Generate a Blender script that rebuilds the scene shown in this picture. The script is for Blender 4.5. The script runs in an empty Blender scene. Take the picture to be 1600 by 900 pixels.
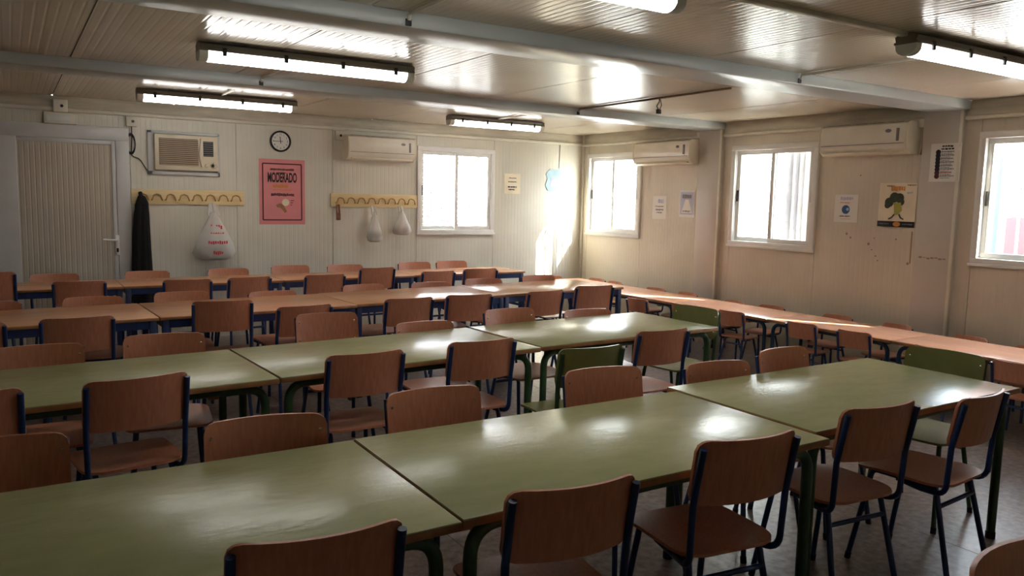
import bpy, bmesh, math, random
from mathutils import Vector, Matrix
random.seed(7)
scene = bpy.context.scene
COL = scene.collection
PI = math.pi

# ------------------------------------------------------------------ camera
F_PX, YAW, PITCH, ROLL, EYE = 1237.88, 0.565351, 0.112408, 0.021779, 1.56
_fw = Vector((math.sin(YAW)*math.cos(PITCH), math.cos(YAW)*math.cos(PITCH), -math.sin(PITCH)))
_rt = Vector((math.cos(YAW), -math.sin(YAW), 0)); _up = _rt.cross(_fw)
_r2 = math.cos(ROLL)*_rt + math.sin(ROLL)*_up
_u2 = -math.sin(ROLL)*_rt + math.cos(ROLL)*_up
cam_d = bpy.data.cameras.new('camera'); cam = bpy.data.objects.new('camera', cam_d); COL.objects.link(cam)
m3 = Matrix((_r2, _u2, -_fw)).transposed()
cam.matrix_world = Matrix.Translation((0, 0, EYE)) @ m3.to_4x4()
cam_d.sensor_width = 36; cam_d.lens = F_PX*36/1600; cam_d.clip_start = 0.05; cam_d.clip_end = 200
scene.camera = cam

# ------------------------------------------------------------------ light, sky, exposure
scene.view_settings.view_transform = 'Standard'; scene.view_settings.look = 'None'
scene.view_settings.gamma = 1; scene.view_settings.use_curve_mapping = False
scene.view_settings.exposure = 1.0
world = bpy.data.worlds.new('world'); scene.world = world; world.use_nodes = True
bg = world.node_tree.nodes['Background']; bg.inputs[0].default_value = (0.86, 0.93, 1.0, 1); bg.inputs[1].default_value = 20.0
sun_d = bpy.data.lights.new('sun_offscreen', 'SUN'); sun = bpy.data.objects.new('sun_offscreen', sun_d); COL.objects.link(sun)
sun_d.energy = 28; sun_d.angle = math.radians(0.6); sun_d.color = (1, 0.93, 0.82)
SUN = Vector((-0.67, 1.0, -0.95)).normalized()
sun.rotation_euler = SUN.to_track_quat('-Z', 'Y').to_euler()
LAMP = 7.0            # strength of the lit fluorescent covers

# ------------------------------------------------------------------ room sizes (metres) and pixel helpers
YB, XR, CEIL = 8.9, 6.767, 2.446      # clock wall, window wall, ceiling
XL, YF = -2.6, -1.5                   # unseen walls
def ray(x, y): return _fw*F_PX + (x-800)*_r2 - (y-450)*_u2
def flat(x, y, z):                    # where a pixel's ray meets height z
    d = ray(x, y); k = (z-EYE)/d.z; return Vector((d.x*k, d.y*k, z))
def bw(x, y, Y=YB):                   # on the clock wall -> (X, Z)
    d = ray(x, y); k = Y/d.y; return d.x*k, EYE+d.z*k
def rw(x, y, X=XR):                   # on the window wall -> (Y, Z)
    d = ray(x, y); k = X/d.x; return d.y*k, EYE+d.z*k

# ------------------------------------------------------------------ materials
def lin(c):
    f = lambda v: v/12.92 if v <= 0.04045 else ((v+0.055)/1.055)**2.4
    return (f(c[0]/255), f(c[1]/255), f(c[2]/255), 1)
def mat(name, rgb, rough=0.5, metal=0.0, spec=0.5, var=0.0, vscale=3.0, ribs=None, ribpitch=0.05, ribdepth=0.002,
        emit=0.0, stretch=(1, 1, 1), detail=4, rgb2=None, bump=0.0, bscale=200, coat=0.0, obj=False):
    m = bpy.data.materials.new(name); m.use_nodes = True
    nt = m.node_tree; N = nt.nodes; L = nt.links; b = N['Principled BSDF']
    b.inputs['Base Color'].default_value = lin(rgb); b.inputs['Roughness'].default_value = rough
    b.inputs['Metallic'].default_value = metal; b.inputs['Specular IOR Level'].default_value = spec
    b.inputs['Coat Weight'].default_value = coat
    if obj:
        tc = N.new('ShaderNodeTexCoord'); src = tc.outputs['Object']
    else:
        g = N.new('ShaderNodeNewGeometry'); src = g.outputs['Position']
    if var > 0 or rgb2:
        mp = N.new('ShaderNodeMapping'); mp.inputs['Scale'].default_value = stretch; L.new(src, mp.inputs[0])
        n = N.new('ShaderNodeTexNoise'); n.inputs['Scale'].default_value = vscale; n.inputs['Detail'].default_value = detail
        L.new(mp.outputs[0], n.inputs['Vector'])
        cr = N.new('ShaderNodeValToRGB'); L.new(n.outputs['Fac'], cr.inputs[0])
        a = rgb; c = rgb2 if rgb2 else tuple(max(0, v*(1-var)) for v in rgb)
        cr.color_ramp.elements[0].position = 0.32; cr.color_ramp.elements[1].position = 0.68
        cr.color_ramp.elements[0].color = lin(c); cr.color_ramp.elements[1].color = lin(a)
        L.new(cr.outputs[0], b.inputs['Base Color'])
    last = None
    if ribs:
        sp = N.new('ShaderNodeSeparateXYZ'); L.new(src, sp.inputs[0])
        pp = N.new('ShaderNodeMath'); pp.operation = 'PINGPONG'; pp.inputs[1].default_value = ribpitch/2
        L.new(sp.outputs[ribs], pp.inputs[0])
        mr = N.new('ShaderNodeMapRange'); mr.interpolation_type = 'SMOOTHSTEP'
        mr.inputs['From Min'].default_value = 0.0; mr.inputs['From Max'].default_value = ribpitch*0.22
        L.new(pp.outputs[0], mr.inputs['Value'])
        bp = N.new('ShaderNodeBump'); bp.inputs['Distance'].default_value = ribdepth; bp.inputs['Strength'].default_value = 1.0
        L.new(mr.outputs[0], bp.inputs['Height']); last = bp
    if bump > 0:
        n2 = N.new('ShaderNodeTexNoise'); n2.inputs['Scale'].default_value = bscale; n2.inputs['Detail'].default_value = 3
        mp2 = N.new('ShaderNodeMapping'); mp2.inputs['Scale'].default_value = stretch; L.new(src, mp2.inputs[0]); L.new(mp2.outputs[0], n2.inputs['Vector'])
        b2 = N.new('ShaderNodeBump'); b2.inputs['Distance'].default_value = bump; L.new(n2.outputs['Fac'], b2.inputs['Height'])
        if last: L.new(last.outputs[0], b2.inputs['Normal'])
        last = b2
    if last: L.new(last.outputs[0], b.inputs['Normal'])
    if emit > 0:
        b.inputs['Emission Color'].default_value = (1.0, 0.97, 0.92, 1); b.inputs['Emission Strength'].default_value = emit
    return m
M = {}
M['panel_x'] = mat('ribbed wall panel x', (220, 215, 199), 0.4, var=0.07, vscale=1.3, ribs='X', ribdepth=0.0009)
M['panel_y'] = mat('ribbed wall panel y', (220, 210, 190), 0.4, var=0.08, vscale=1.3, ribs='Y', ribdepth=0.0009)
M['backing'] = mat('wall joint', (176, 168, 150), 0.8)
M['ceil'] = mat('glossy ribbed ceiling', (220, 209, 188), 0.2, ribs='X', ribdepth=0.0011, var=0.06, vscale=0.9)
M['ceil_joint'] = mat('ceiling joint', (170, 160, 142), 0.8)
M['beam'] = mat('grey beam paint', (186, 192, 190), 0.28, var=0.05, vscale=2)
M['pillar'] = mat('pale pillar paint', (205, 196, 184), 0.35, var=0.05, vscale=2)
M['trim'] = mat('cream trim', (224, 218, 200), 0.4, var=0.06, vscale=4)
M['dirty'] = mat('grimy fascia', (208, 199, 178), 0.45, var=0.14, vscale=3, stretch=(1, 1, 6))
M['floor'] = mat('mottled vinyl', (146, 131, 122), 0.3, rgb2=(98, 85, 80), vscale=26, detail=8, bump=0.0006, bscale=60)
M['white'] = mat('white aluminium', (232, 231, 226), 0.32, var=0.03, vscale=6)
M['doorwhite'] = mat('door frame white', (205, 205, 202), 0.35, var=0.05, vscale=3)
M['doorleaf'] = mat('ribbed door leaf', (196, 186, 168), 0.45, ribs='X', ribpitch=0.045, ribdepth=0.002, var=0.06, vscale=2)
M['wood'] = mat('red-brown plywood', (208, 142, 110), 0.36, rgb2=(194, 126, 95), vscale=14, stretch=(6, 6, 0.5), obj=True, bump=0.0002, bscale=40)
M['woodedge'] = mat('table edge band', (172, 122, 76), 0.5, var=0.2, vscale=12)
M['navy'] = mat('navy tube', (36, 62, 114), 0.34, var=0.12, vscale=20)
M['greentube'] = mat('green tube', (60, 92, 60), 0.36, var=0.15, vscale=20)
M['kidtube'] = mat('blue tube', (28, 58, 88), 0.34, var=0.1, vscale=20)
M['greenwood'] = mat('green chair board', (140, 143, 86), 0.32, rgb2=(122, 126, 70), vscale=6, obj=True)
M['greentop'] = mat('green laminate', (180, 184, 136), 0.23, rgb2=(172, 176, 128), vscale=7, stretch=(1, 2.5, 1), bump=0.0012, bscale=16)
M['orangetop'] = mat('beech laminate', (224, 170, 130), 0.18, rgb2=(212, 156, 116), vscale=5, stretch=(1, 8, 1), bump=0.0004, bscale=12)
M['kidtop'] = mat('pinkish beech laminate', (232, 176, 146), 0.24, rgb2=(222, 164, 132), vscale=5, stretch=(8, 1, 1))
M['rivet'] = mat('rivet steel', (215, 212, 205), 0.25, metal=1.0)
M['cap'] = mat('black rubber', (22, 22, 24), 0.6)
M['housing'] = mat('grey lamp housing', (128, 120, 108), 0.45)
M['lampcover'] = mat('lit lamp cover', (245, 245, 240), 0.3, emit=LAMP)
M['clear'] = mat('clear end cap', (215, 218, 212), 0.2)
M['black'] = mat('black fabric', (10, 10, 11), 0.9, bump=0.002, bscale=60)
M['plastic'] = mat('cream plastic', (226, 214, 188), 0.3, var=0.05, vscale=6)
M['acwhite'] = mat('white ac plastic', (232, 226, 210), 0.22, var=0.04, vscale=5)
M['grille'] = mat('brown grille', (164, 140, 112), 0.5)
M['dark'] = mat('dark plastic', (30, 29, 28), 0.5)
M['rack'] = mat('pale pine board', (232, 210, 160), 0.45, rgb2=(222, 198, 146), vscale=6, stretch=(1, 1, 8))
M['hook'] = mat('brass hook', (176, 136, 78), 0.35, metal=0.3)
M['pink'] = mat('pink card', (224, 140, 142), 0.6, var=0.04, vscale=5)
M['maroon'] = mat('maroon print', (92, 36, 42), 0.6)
M['ink'] = mat('black print', (34, 32, 34), 0.6)
M['orangeink'] = mat('orange print', (205, 132, 60), 0.6)
M['redink'] = mat('red print', (196, 52, 60), 0.6)
M['paper'] = mat('white paper', (232, 228, 220), 0.6, var=0.02)
M['creampaper'] = mat('cream paper', (236, 224, 196), 0.6, var=0.05, vscale=8)
M['lilac'] = mat('lilac print', (186, 186, 206), 0.6)
M['blueprint'] = mat('blue print', (40, 84, 140), 0.5)
M['greyink'] = mat('grey print', (120, 116, 114), 0.6)
M['bluecard'] = mat('light blue card', (172, 202, 212), 0.5, var=0.08, vscale=12)
M['broc'] = mat('dark green print', (62, 72, 44), 0.6, var=0.3, vscale=60)
M['stem'] = mat('yellow-green print', (172, 172, 70), 0.6)
M['stain'] = mat('brown scuff', (150, 130, 106), 0.7)
M['brownbag'] = mat('brown bread', (150, 98, 70), 0.6, var=0.2, vscale=30)
M['contents'] = mat('grey bag contents', (120, 122, 124), 0.7, var=0.4, vscale=25)
M['concrete'] = mat('pale concrete', (222, 216, 202), 0.8, var=0.1, vscale=1.5)
M['fence'] = mat('pale fence slats', (150, 148, 152), 0.6, rgb2=(170, 120, 118), vscale=0.9)
M['palefence'] = mat('white fence slats', (190, 190, 188), 0.6, var=0.05)
M['bluepost'] = mat('blue post', (70, 130, 165), 0.45)
M['boardpale'] = mat('pale lilac board', (214, 212, 228), 0.5)
M['boardred'] = mat('red board', (176, 70, 84), 0.5)
M['leaf'] = mat('shrub green', (92, 128, 58), 0.6, var=0.4, vscale=8)
M['sheet'] = mat('grey corrugated sheet', (188, 186, 192), 0.5, var=0.12, vscale=4)
M['farwall'] = mat('far rendered wall', (222, 218, 208), 0.8, var=0.06)
def thin(name, tint, alpha, rough=0.02):      # thin clear sheet: mostly lets light through, some gloss
    m = bpy.data.materials.new(name); m.use_nodes = True; nt = m.node_tree; N = nt.nodes; L = nt.links
    N.remove(N['Principled BSDF']); o = N['Material Output']
    t = N.new('ShaderNodeBsdfTransparent'); t.inputs[0].default_value = tint
    g = N.new('ShaderNodeBsdfGlossy') if rough < 0.2 else N.new('ShaderNodeBsdfPrincipled')
    if rough < 0.2: g.inputs['Roughness'].default_value = rough
    else: g.inputs['Base Color'].default_value = lin((235, 234, 228)); g.inputs['Roughness'].default_value = rough
    x = N.new('ShaderNodeMixShader'); x.inputs[0].default_value = alpha
    L.new(t.outputs[0], x.inputs[1]); L.new(g.outputs[0], x.inputs[2]); L.new(x.outputs[0], o.inputs[0]); return m
M['glass'] = thin('window glass', (0.96, 0.98, 0.98, 1), 0.06)
M['bag'] = thin('white bag film', (1, 1, 1, 1), 0.5, 0.35)

# ------------------------------------------------------------------ mesh helpers
class MB:
    def __init__(s): s.v = []; s.f = []; s.sm = []
    def add(s, vs, fs, smooth=False, mtx=None):
        o = len(s.v); s.v += [tuple(mtx @ Vector(p)) if mtx else tuple(p) for p in vs]
        s.f += [tuple(i+o for i in f) for f in fs]; s.sm += [smooth]*len(fs); return s
    def box(s, x0, x1, y0, y1, z0, z1, mtx=None):
        v = [(x0, y0, z0), (x1, y0, z0), (x1, y1, z0), (x0, y1, z0), (x0, y0, z1), (x1, y0, z1), (x1, y1, z1), (x0, y1, z1)]
        return s.add(v, [(0, 3, 2, 1), (4, 5, 6, 7), (0, 1, 5, 4), (1, 2, 6, 5), (2, 3, 7, 6), (3, 0, 4, 7)], False, mtx)
    def bevbox(s, x0, x1, y0, y1, z0, z1, b=0.005, mtx=None, seg=2):
        bm = bmesh.new(); r = bmesh.ops.create_cube(bm, size=1)
        for v in bm.verts: v.co = Vector(((x0+x1)/2+v.co.x*(x1-x0), (y0+y1)/2+v.co.y*(y1-y0), (z0+z1)/2+v.co.z*(z1-z0)))
        bmesh.ops.bevel(bm, geom=list(bm.edges), offset=b, segments=seg, affect='EDGES', profile=0.5)
        bm.verts.index_update(); s.add([v.co for v in bm.verts], [[v.index for v in f.verts] for f in bm.faces], True, mtx); bm.free(); return s
    def tube(s, pts, r, bend=0.0, seg=10, bseg=5, mtx=None, closed=False):
        P = [Vector(p) for p in pts]; path = []
        if bend > 0 and len(P) > 2:
            path.append(P[0])
            for i in range(1, len(P)-1):
                a = (P[i-1]-P[i]); b = (P[i+1]-P[i]); la, lb = a.length, b.length; a.normalize(); b.normalize()
                ang = a.angle(b); t = min(bend/math.tan(ang/2), la*0.48, lb*0.48)
                p0 = P[i]+a*t; p1 = P[i]+b*t
                for k in range(bseg+1):
                    q = k/bseg; path.append(p0*(1-q)**2 + P[i]*2*q*(1-q) + p1*q*q)
            path.append(P[-1])
        else: path = P
        vs = []; fs = []; n = len(path); up = None
        for i in range(n):
            if closed: t = (path[(i+1) % n]-path[i-1])
            else: t = (path[min(i+1, n-1)]-path[max(i-1, 0)])
            t.normalize()
            if up is None: up = t.orthogonal().normalized()
            else: up = (up - t*up.dot(t)).normalized()
            w = t.cross(up)
            for k in range(seg):
                a = 2*PI*k/seg; vs.append(path[i]+up*math.cos(a)*r+w*math.sin(a)*r)
        for i in range(n if closed else n-1):
            j = (i+1) % n
            for k in range(seg): fs.append((i*seg+k, i*seg+(k+1) % seg, j*seg+(k+1) % seg, j*seg+k))
        s.add(vs, fs, True, mtx)
        if not closed:
            s.add(vs[:seg], [tuple(reversed(range(seg)))], False, mtx); s.add(vs[-seg:], [tuple(range(seg))], False, mtx)
        return s
    def lathe(s, prof, seg=24, mtx=None, smooth=True):    # prof [(r,z)] round z
        vs = []; fs = []
        for r, z in prof:
            for k in range(seg): a = 2*PI*k/seg; vs.append((r*math.cos(a), r*math.sin(a), z))
        for i in range(len(prof)-1):
            for k in range(seg): fs.append((i*seg+k, i*seg+(k+1) % seg, (i+1)*seg+(k+1) % seg, (i+1)*seg+k))
        s.add(vs, fs, smooth, mtx)
        s.add(vs[:seg], [tuple(reversed(range(seg)))], False, mtx); s.add(vs[-seg:], [tuple(range(seg))], False, mtx); return s
    def prism(s, poly, axis, a, b, mtx=None, smooth=False):   # poly 2D; extruded along axis from a to b
        def p(q, t): return {'X': (t, q[0], q[1]), 'Y': (q[0], t, q[1]), 'Z': (q[0], q[1], t)}[axis]
        n = len(poly); vs = [p(q, a) for q in poly]+[p(q, b) for q in poly]
        s.add(vs, [(i, (i+1) % n, n+(i+1) % n, n+i) for i in range(n)], smooth, mtx)
        s.add(vs[:n], [tuple(reversed(range(n)))], False, mtx); s.add(vs[n:], [tuple(range(n))], False, mtx); return s
    def sheet(s, xs, lo, hi, ny, fn, off, mtx=None):     # solid curved plate: columns xs, v from lo(x)..hi(x); fn(x,v)->point; off = thickness vector
        vs = []; nx = len(xs); off = Vector(off)
        for o in (Vector((0, 0, 0)), off):
            for x in xs:
                for j in range(ny+1):
                    v = lo(x)+(hi(x)-lo(x))*j/ny; vs.append(Vector(fn(x, v))+o)
        c = ny+1; K = nx*c; fs = []
        for i in range(nx-1):
            for j in range(ny):
                a = i*c+j; fs.append((a, a+1, a+c+1, a+c)); fs.append((K+a, K+a+c, K+a+c+1, K+a+1))
        for i in range(nx-1):
            a = i*c; fs.append((a, a+c, K+a+c, K+a)); a = i*c+ny; fs.append((a, K+a, K+a+c, a+c))
        for j in range(ny):
            fs.append((j, K+j, K+j+1, j+1)); a = (nx-1)*c+j; fs.append((a, a+1, K+a+1, K+a))
        return s.add(vs, fs, True, mtx)
    def mesh(s, name, m):
        me = bpy.data.meshes.new(name); me.from_pydata([tuple(v) for v in s.v], [], s.f)
        me.polygons.foreach_set('use_smooth', s.sm); me.materials.append(m)
        bm = bmesh.new(); bm.from_mesh(me); bmesh.ops.recalc_face_normals(bm, faces=bm.faces); bm.to_mesh(me); bm.free()
        me.set_sharp_from_angle(angle=math.radians(40)); me.update(); return me
    def build(s, name, m, parent=None): return obj(name, s.mesh(name, m), parent)
def obj(name, me, parent=None, loc=None):
    o = bpy.data.objects.new(name, me); COL.objects.link(o)
    if parent: o.parent = parent
    if loc: o.location = loc
    return o
def tag(o, label=None, cat=None, group=None, kind=None):
    if label: o['label'] = label
    if cat: o['category'] = cat
    if group: o['group'] = group
    if kind: o['kind'] = kind
    return o
def empty(name, loc=(0, 0, 0), rz=0.0):
    o = bpy.data.objects.new(name, None); COL.objects.link(o); o.location = loc; o.rotation_euler = (0, 0, rz); o.empty_display_size = 0.1; return o
def copy_tree(o, parent=None):
    c = o.copy(); COL.objects.link(c); c.parent = parent
    for ch in o.children: copy_tree(ch, c)
    return c
def text_mesh(body, size, m, name):
    cu = bpy.data.curves.new(name, 'FONT'); cu.body = body; cu.size = size; cu.align_x = 'CENTER'; cu.align_y = 'CENTER'; cu.extrude = 0.0003; cu.offset = 0.004 if len(body) > 3 else 0.0
    t = bpy.data.objects.new(name, cu); me = bpy.data.meshes.new_from_object(t); bpy.data.objects.remove(t); bpy.data.curves.remove(cu)
    me.materials.clear(); me.materials.append(m); return me

# ================================================================== SETTING
# ---- floor
fl = MB().box(XL, XR+0.1, YF, YB+0.1, -0.08, -0.004).build('floor', M['backing']); tag(fl, 'mottled grey-brown vinyl floor laid in long sheets', 'floor', kind='structure')
xs = [XL, -0.34, 1.66, 3.66, 5.66, XR]
for a, b in zip(xs[:-1], xs[1:]): MB().box(a+0.0015, b-0.0015, YF, YB, -0.004, 0).build('vinyl_sheet', M['floor'], fl)

# ---- ceiling
ce = MB().box(XL, XR+0.1, YF, YB+0.1, CEIL+0.012, CEIL+0.08).build('ceiling', M['ceil_joint']); tag(ce, 'glossy cream ribbed ceiling of long panels between grey beams', 'ceiling', kind='structure')
BEAMS = [(0.97, 1.31), (3.62, 3.96), (6.28, 6.62)]
bays = [(YF, 0.97), (1.31, 3.62), (3.96, 6.28), (6.62, YB)]
px = [XL]+[0.39+1.085*k for k in range(-2, 6)]+[XR]
for a, b in bays:
    for u, v in zip(px[:-1], px[1:]): MB().box(u+0.005, v-0.005, a+(0.007 if a > YF else 0), b-(0.007 if b < YB else 0), CEIL, CEIL+0.012).build('ceiling_panel', M['ceil'], ce)
for i, (a, b) in enumerate(BEAMS):
    o = MB().bevbox(XL, XR-0.02, a, b, CEIL-0.075, CEIL+0.03, 0.012).build('ceiling_beam', M['beam'])
    tag(o, ['grey painted ceiling beam over the outer end of room', 'grey painted ceiling beam ending at pillar with rules notice', 'grey painted ceiling beam between the two rows of lamps nearest clock wall'][i], 'beam', kind='structure')
# ---- walls: backing slab + ribbed panels standing proud
def wall_back():
    o = MB()
    WX0, WX1, WZ0, WZ1 = 4.232, 5.331, 1.10, 2.175
    o.box(XL, WX0, YB+0.02, YB+0.08, 0, CEIL).box(WX1, XR+0.08, YB+0.02, YB+0.08, 0, CEIL).box(WX0, WX1, YB+0.02, YB+0.08, 0, WZ0).box(WX0, WX1, YB+0.02, YB+0.08, WZ1, CEIL)
    w = o.build('wall_back', M['backing']); tag(w, 'cream ribbed panel wall with clock, door and coat racks', 'wall', kind='structure')
    js = [XL, -1.1, -0.12, 1.052, 2.09, 3.167, WX0, WX1, 6.36, XR]
    for a, b in zip(js[:-1], js[1:]):
        if a == WX0:
            for z0, z1 in ((0, WZ0), (WZ1, 2.30)): MB().box(a+0.002, b-0.002, YB, YB+0.02, z0, z1).build('panel', M['panel_x'], w)
        else: MB().box(a+0.002, b-0.002, YB, YB+0.02, 0, 2.30).build('panel', M['panel_x'], w)
    MB().bevbox(XL, XR, YB-0.012, YB+0.02, 2.335, CEIL, 0.004).build('fascia', M['dirty'], w)
    MB().bevbox(XL, XR, YB-0.032, YB+0.01, 2.298, 2.334, 0.008).build('cable_trunking', M['trim'], w)
    return w
WB = wall_back()
WINS = [(8.765, 7.655), (6.175, 5.06), (3.529, 2.415)]   # far edge, near edge along the window wall
WZ0, WZ1 = 1.10, 2.185
PIL = [(6.31, 6.655), (3.664, 4.0), (1.02, 1.36)]
def wall_right():
    o = MB(); cur = YF
    for far, near in reversed(WINS):
        o.box(XR+0.02, XR+0.08, cur, near, 0, CEIL).box(XR+0.02, XR+0.08, near, far, 0, WZ0).box(XR+0.02, XR+0.08, near, far, WZ1, CEIL); cur = far
    o.box(XR+0.02, XR+0.08, cur, YB+0.08, 0, CEIL)
    w = o.build('wall_right', M['backing']); tag(w, 'cream ribbed panel wall with barred windows and pillars', 'wall', kind='structure')
    for (p0, p1), (far, near) in zip([(6.655, YB), (4.0, 6.31), (1.36, 3.664)], WINS):
        MB().box(XR, XR+0.02, p0, near-0.002, 0, 2.30).build('panel', M['panel_y'], w)
        MB().box(XR, XR+0.02, far+0.002, p1, 0, 2.30).build('panel', M['panel_y'], w)
        MB().box(XR, XR+0.02, near+0.002, far-0.002, 0, WZ0).build('panel', M['panel_y'], w)
        MB().box(XR, XR+0.02, near+0.002, far-0.002, WZ1, 2.30).build('panel', M['panel_y'], w)
        MB().bevbox(XR-0.012, XR+0.02, p0, p1, 2.325, CEIL, 0.004).build('fascia', M['dirty'], w)
        MB().tube([(XR-0.022, p0+0.01, 2.305), (XR-0.022, p1-0.01, 2.305)], 0.019, seg=12).build('conduit', M['trim'], w)
    MB().box(XR, XR+0.02, YF, 1.02, 0, CEIL).build('panel', M['panel_y'], w)
    MB().box(XR-0.02, XR+0.02, YB-0.05, YB, 0, CEIL).build('corner_strip', M['trim'], w)
    return w
WR = wall_right()
for i, (a, b) in enumerate(PIL):
    o = MB().bevbox(XR-0.05, XR+0.03, a, b, 0, CEIL-0.05, 0.006).build('wall_pillar', M['pillar'])
    tag(o, ['pale steel pillar between the two windows nearest the clock wall', 'pale steel pillar bearing the printed rules notice', 'pale steel pillar beyond the window with blue post'][i], 'pillar', kind='structure')
    MB().bevbox(XR-0.056, XR-0.04, a-0.004, a+0.022, 0, CEIL-0.06, 0.003).build('edge_strip', M['trim'], o)
    if i == 1:
        y0, z0 = rw(1438, 401, XR-0.05); y1, z1 = rw(1475, 402, XR-0.05)
        b_ = MB()
        for k in range(7):
            t = k/6; b_.box(XR-0.0512, XR-0.0495, y0+(y1-y0)*t-0.014, y0+(y1-y0)*t+0.014, z0-0.012+0.006*math.sin(k*2.1), z0+0.004*math.cos(k*1.7))
        b_.build('scuff_mark', M['stain'], o)
for qx, qy, sz in [(1323, 365, .013), (1329, 371, .011), (1357, 381, .014), (1362, 390, .008), (1368, 400, .009), (1371, 407, .008), (1366, 372, .007), (1400, 374, .009), (1418, 412, .013), (1345, 274, .008)]:
    if qy > 200:
        y, z = rw(qx, qy); MB().lathe([(sz*0.8, 0), (sz, 0.0004), (sz*0.7, 0.001)], 7, Matrix.Translation((XR-0.001, y, z)) @ Matrix.Rotation(-PI/2, 4, 'Y')).build('scuff_mark', M['stain'], WR)
(y0, z0), (y1, z1) = rw(1425, 362), rw(1421, 412)
MB().box(XR-0.0015, XR, min(y0, y1)-0.008, min(y0, y1)+0.004, z1, z0).build('tape_trace', M['stain'], WR)
w = MB().box(XL-0.08, XL, YF, YB+0.08, 0, CEIL).build('wall_left', M['panel_y']); tag(w, 'cream ribbed panel wall opposite the window wall', 'wall', kind='structure')
w = MB().box(XL, XR+0.08, YF-0.08, YF, 0, CEIL).build('wall_front', M['panel_x']); tag(w, 'cream ribbed panel wall opposite the clock wall', 'wall', kind='structure')

# ---- windows. built in a local frame: u along wall, v depth (out = +), z up
def window(name, label, org, ux, W, Z0, Z1, left_open=False, nbars=7):
    """org = point on wall at the window's left edge seen from inside; ux = unit vector to the right seen from inside"""
    ux = Vector(ux); out = Vector((0, 0, 1)).cross(ux)  # pointing outwards or inwards
    m = Matrix(((ux.x, out.x, 0, org[0]), (ux.y, out.y, 0, org[1]), (0, 0, 1, 0), (0, 0, 0, 1)))
    e = empty(name); e.matrix_world = m; tag(e, label, 'window', kind='structure')
    H = Z1-Z0; t = 0.055
    f = MB()
    f.bevbox(0, W, -0.03, 0.06, Z0, Z0+t, 0.005).bevbox(0, W, -0.03, 0.06, Z1-t, Z1, 0.005).bevbox(0, t, -0.03, 0.06, Z0+t-0.004, Z1-t+0.004, 0.005).bevbox(W-t, W, -0.03, 0.06, Z0+t-0.004, Z1-t+0.004, 0.005)
    f.bevbox(-0.012, W+0.012, -0.038, -0.012, Z0-0.012, Z0+0.014, 0.004)
    f.build('frame', M['white'], e)
    sw = (W-2*t)/2+0.025
    for k, (u0, v0) in enumerate(((t, 0.018), (W-t-sw, -0.012))):
        s = MB(); q = 0.045; a, b, c, d = u0, u0+sw, Z0+t, Z1-t
        s.bevbox(a, b, v0, v0+0.026, c, c+q, 0.004).bevbox(a, b, v0, v0+0.026, d-q, d, 0.004).bevbox(a, a+q, v0, v0+0.026, c+q-0.003, d-q+0.003, 0.004).bevbox(b-q, b, v0, v0+0.026, c+q-0.003, d-q+0.003, 0.004)
        so = s.build('sash', M['white'], e)
        MB().box(a+q-0.004, b-q+0.004, v0+0.011, v0+0.014, c+q-0.004, d-q+0.004).build('pane', M['glass'], so)
        hx = a+0.012 if k == 0 else b-0.03
        MB().bevbox(hx, hx+0.016, v0-0.012, v0+0.002, (c+d)/2-0.06, (c+d)/2+0.06, 0.003).build('latch', M['dark'] if k == 0 else M['white'], so)
    for i in range(nbars):
        u = t+(W-2*t)*(i+0.5)/nbars
        MB().tube([(u, 0.15, Z0-0.02), (u, 0.15, Z1+0.02)], 0.011, seg=8).build('bar', M['white'], e)
    for z in (Z0-0.0, Z1):
        MB().bevbox(0, W, 0.138, 0.162, z-0.012, z+0.012, 0.003).build('bar_rail', M['white'], e)
    for u in (0.01, W-0.01):
        for z in (Z0, Z1): MB().box(u-0.008, u+0.008, 0.03, 0.15, z-0.008, z+0.008).build('bracket', M['white'], e)
    return e
window('window_1', 'two-pane sliding window beside the coat rack on clock wall', (4.232, YB, 0), (1, 0, 0), 5.331-4.232, 1.10, 2.175)
wl = ['two-pane barred window in corner next to sunlit patch', 'two-pane barred window between the two pillars', 'two-pane barred window showing blue post and red board outside']
for i, (far, near) in enumerate(WINS): window('window_%d' % (i+2), wl[i], (XR, far, 0), (0, -1, 0), far-near, WZ0, WZ1)
# ---- door
x0, _ = bw(20.8, 300); x1, _ = bw(176, 300); _, zt = bw(100, 221); xo1, _ = bw(203, 300); _, zo = bw(120, 196)
d = empty('door_1', ((x0+x1)/2, YB, 0)); tag(d, 'ribbed beige door with white frame left of the black coat', 'door', kind='structure')
def rel(mb, o): return mb  # parts below are built in the door's own frame
dx0, dx1, fx0, fx1 = x0-d.location.x, x1-d.location.x, x0-0.23-d.location.x, xo1-d.location.x
fr = MB(); fr.bevbox(fx0, dx0+0.09-0.05, -0.035, 0.0, 0, zo, 0.006).bevbox(dx1+0.035, fx1, -0.035, 0.0, 0, zo, 0.006).bevbox(fx0, fx1, -0.037, 0.0, zt+0.03, zo, 0.006)
fr.build('door_frame', M['doorwhite'], d)
lf = MB().box(dx0, dx1, -0.018, 0.0, 0.01, zt).build('leaf', M['doorleaf'], d)
st = MB(); st.bevbox(dx0-0.045, dx0+0.03, -0.03, 0, 0.005, zt+0.028, 0.004).bevbox(dx1-0.005, dx1+0.033, -0.03, 0, 0.005, zt+0.028, 0.004).bevbox(dx0, dx1, -0.03, 0, zt-0.012, zt+0.028, 0.004)
st.build('leaf_edging', M['doorwhite'], d)
hx, hz = bw(183, 378); hx -= d.location.x
h = MB().bevbox(hx-0.018, hx+0.018, -0.042, -0.028, hz-0.13, hz+0.07, 0.004).build('handle_plate', M['white'], d)
MB().tube([(hx, -0.03, hz+0.02), (hx, -0.075, hz+0.02), (hx-0.13, -0.075, hz+0.028)], 0.009, bend=0.02).build('handle', M['white'], h)
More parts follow.
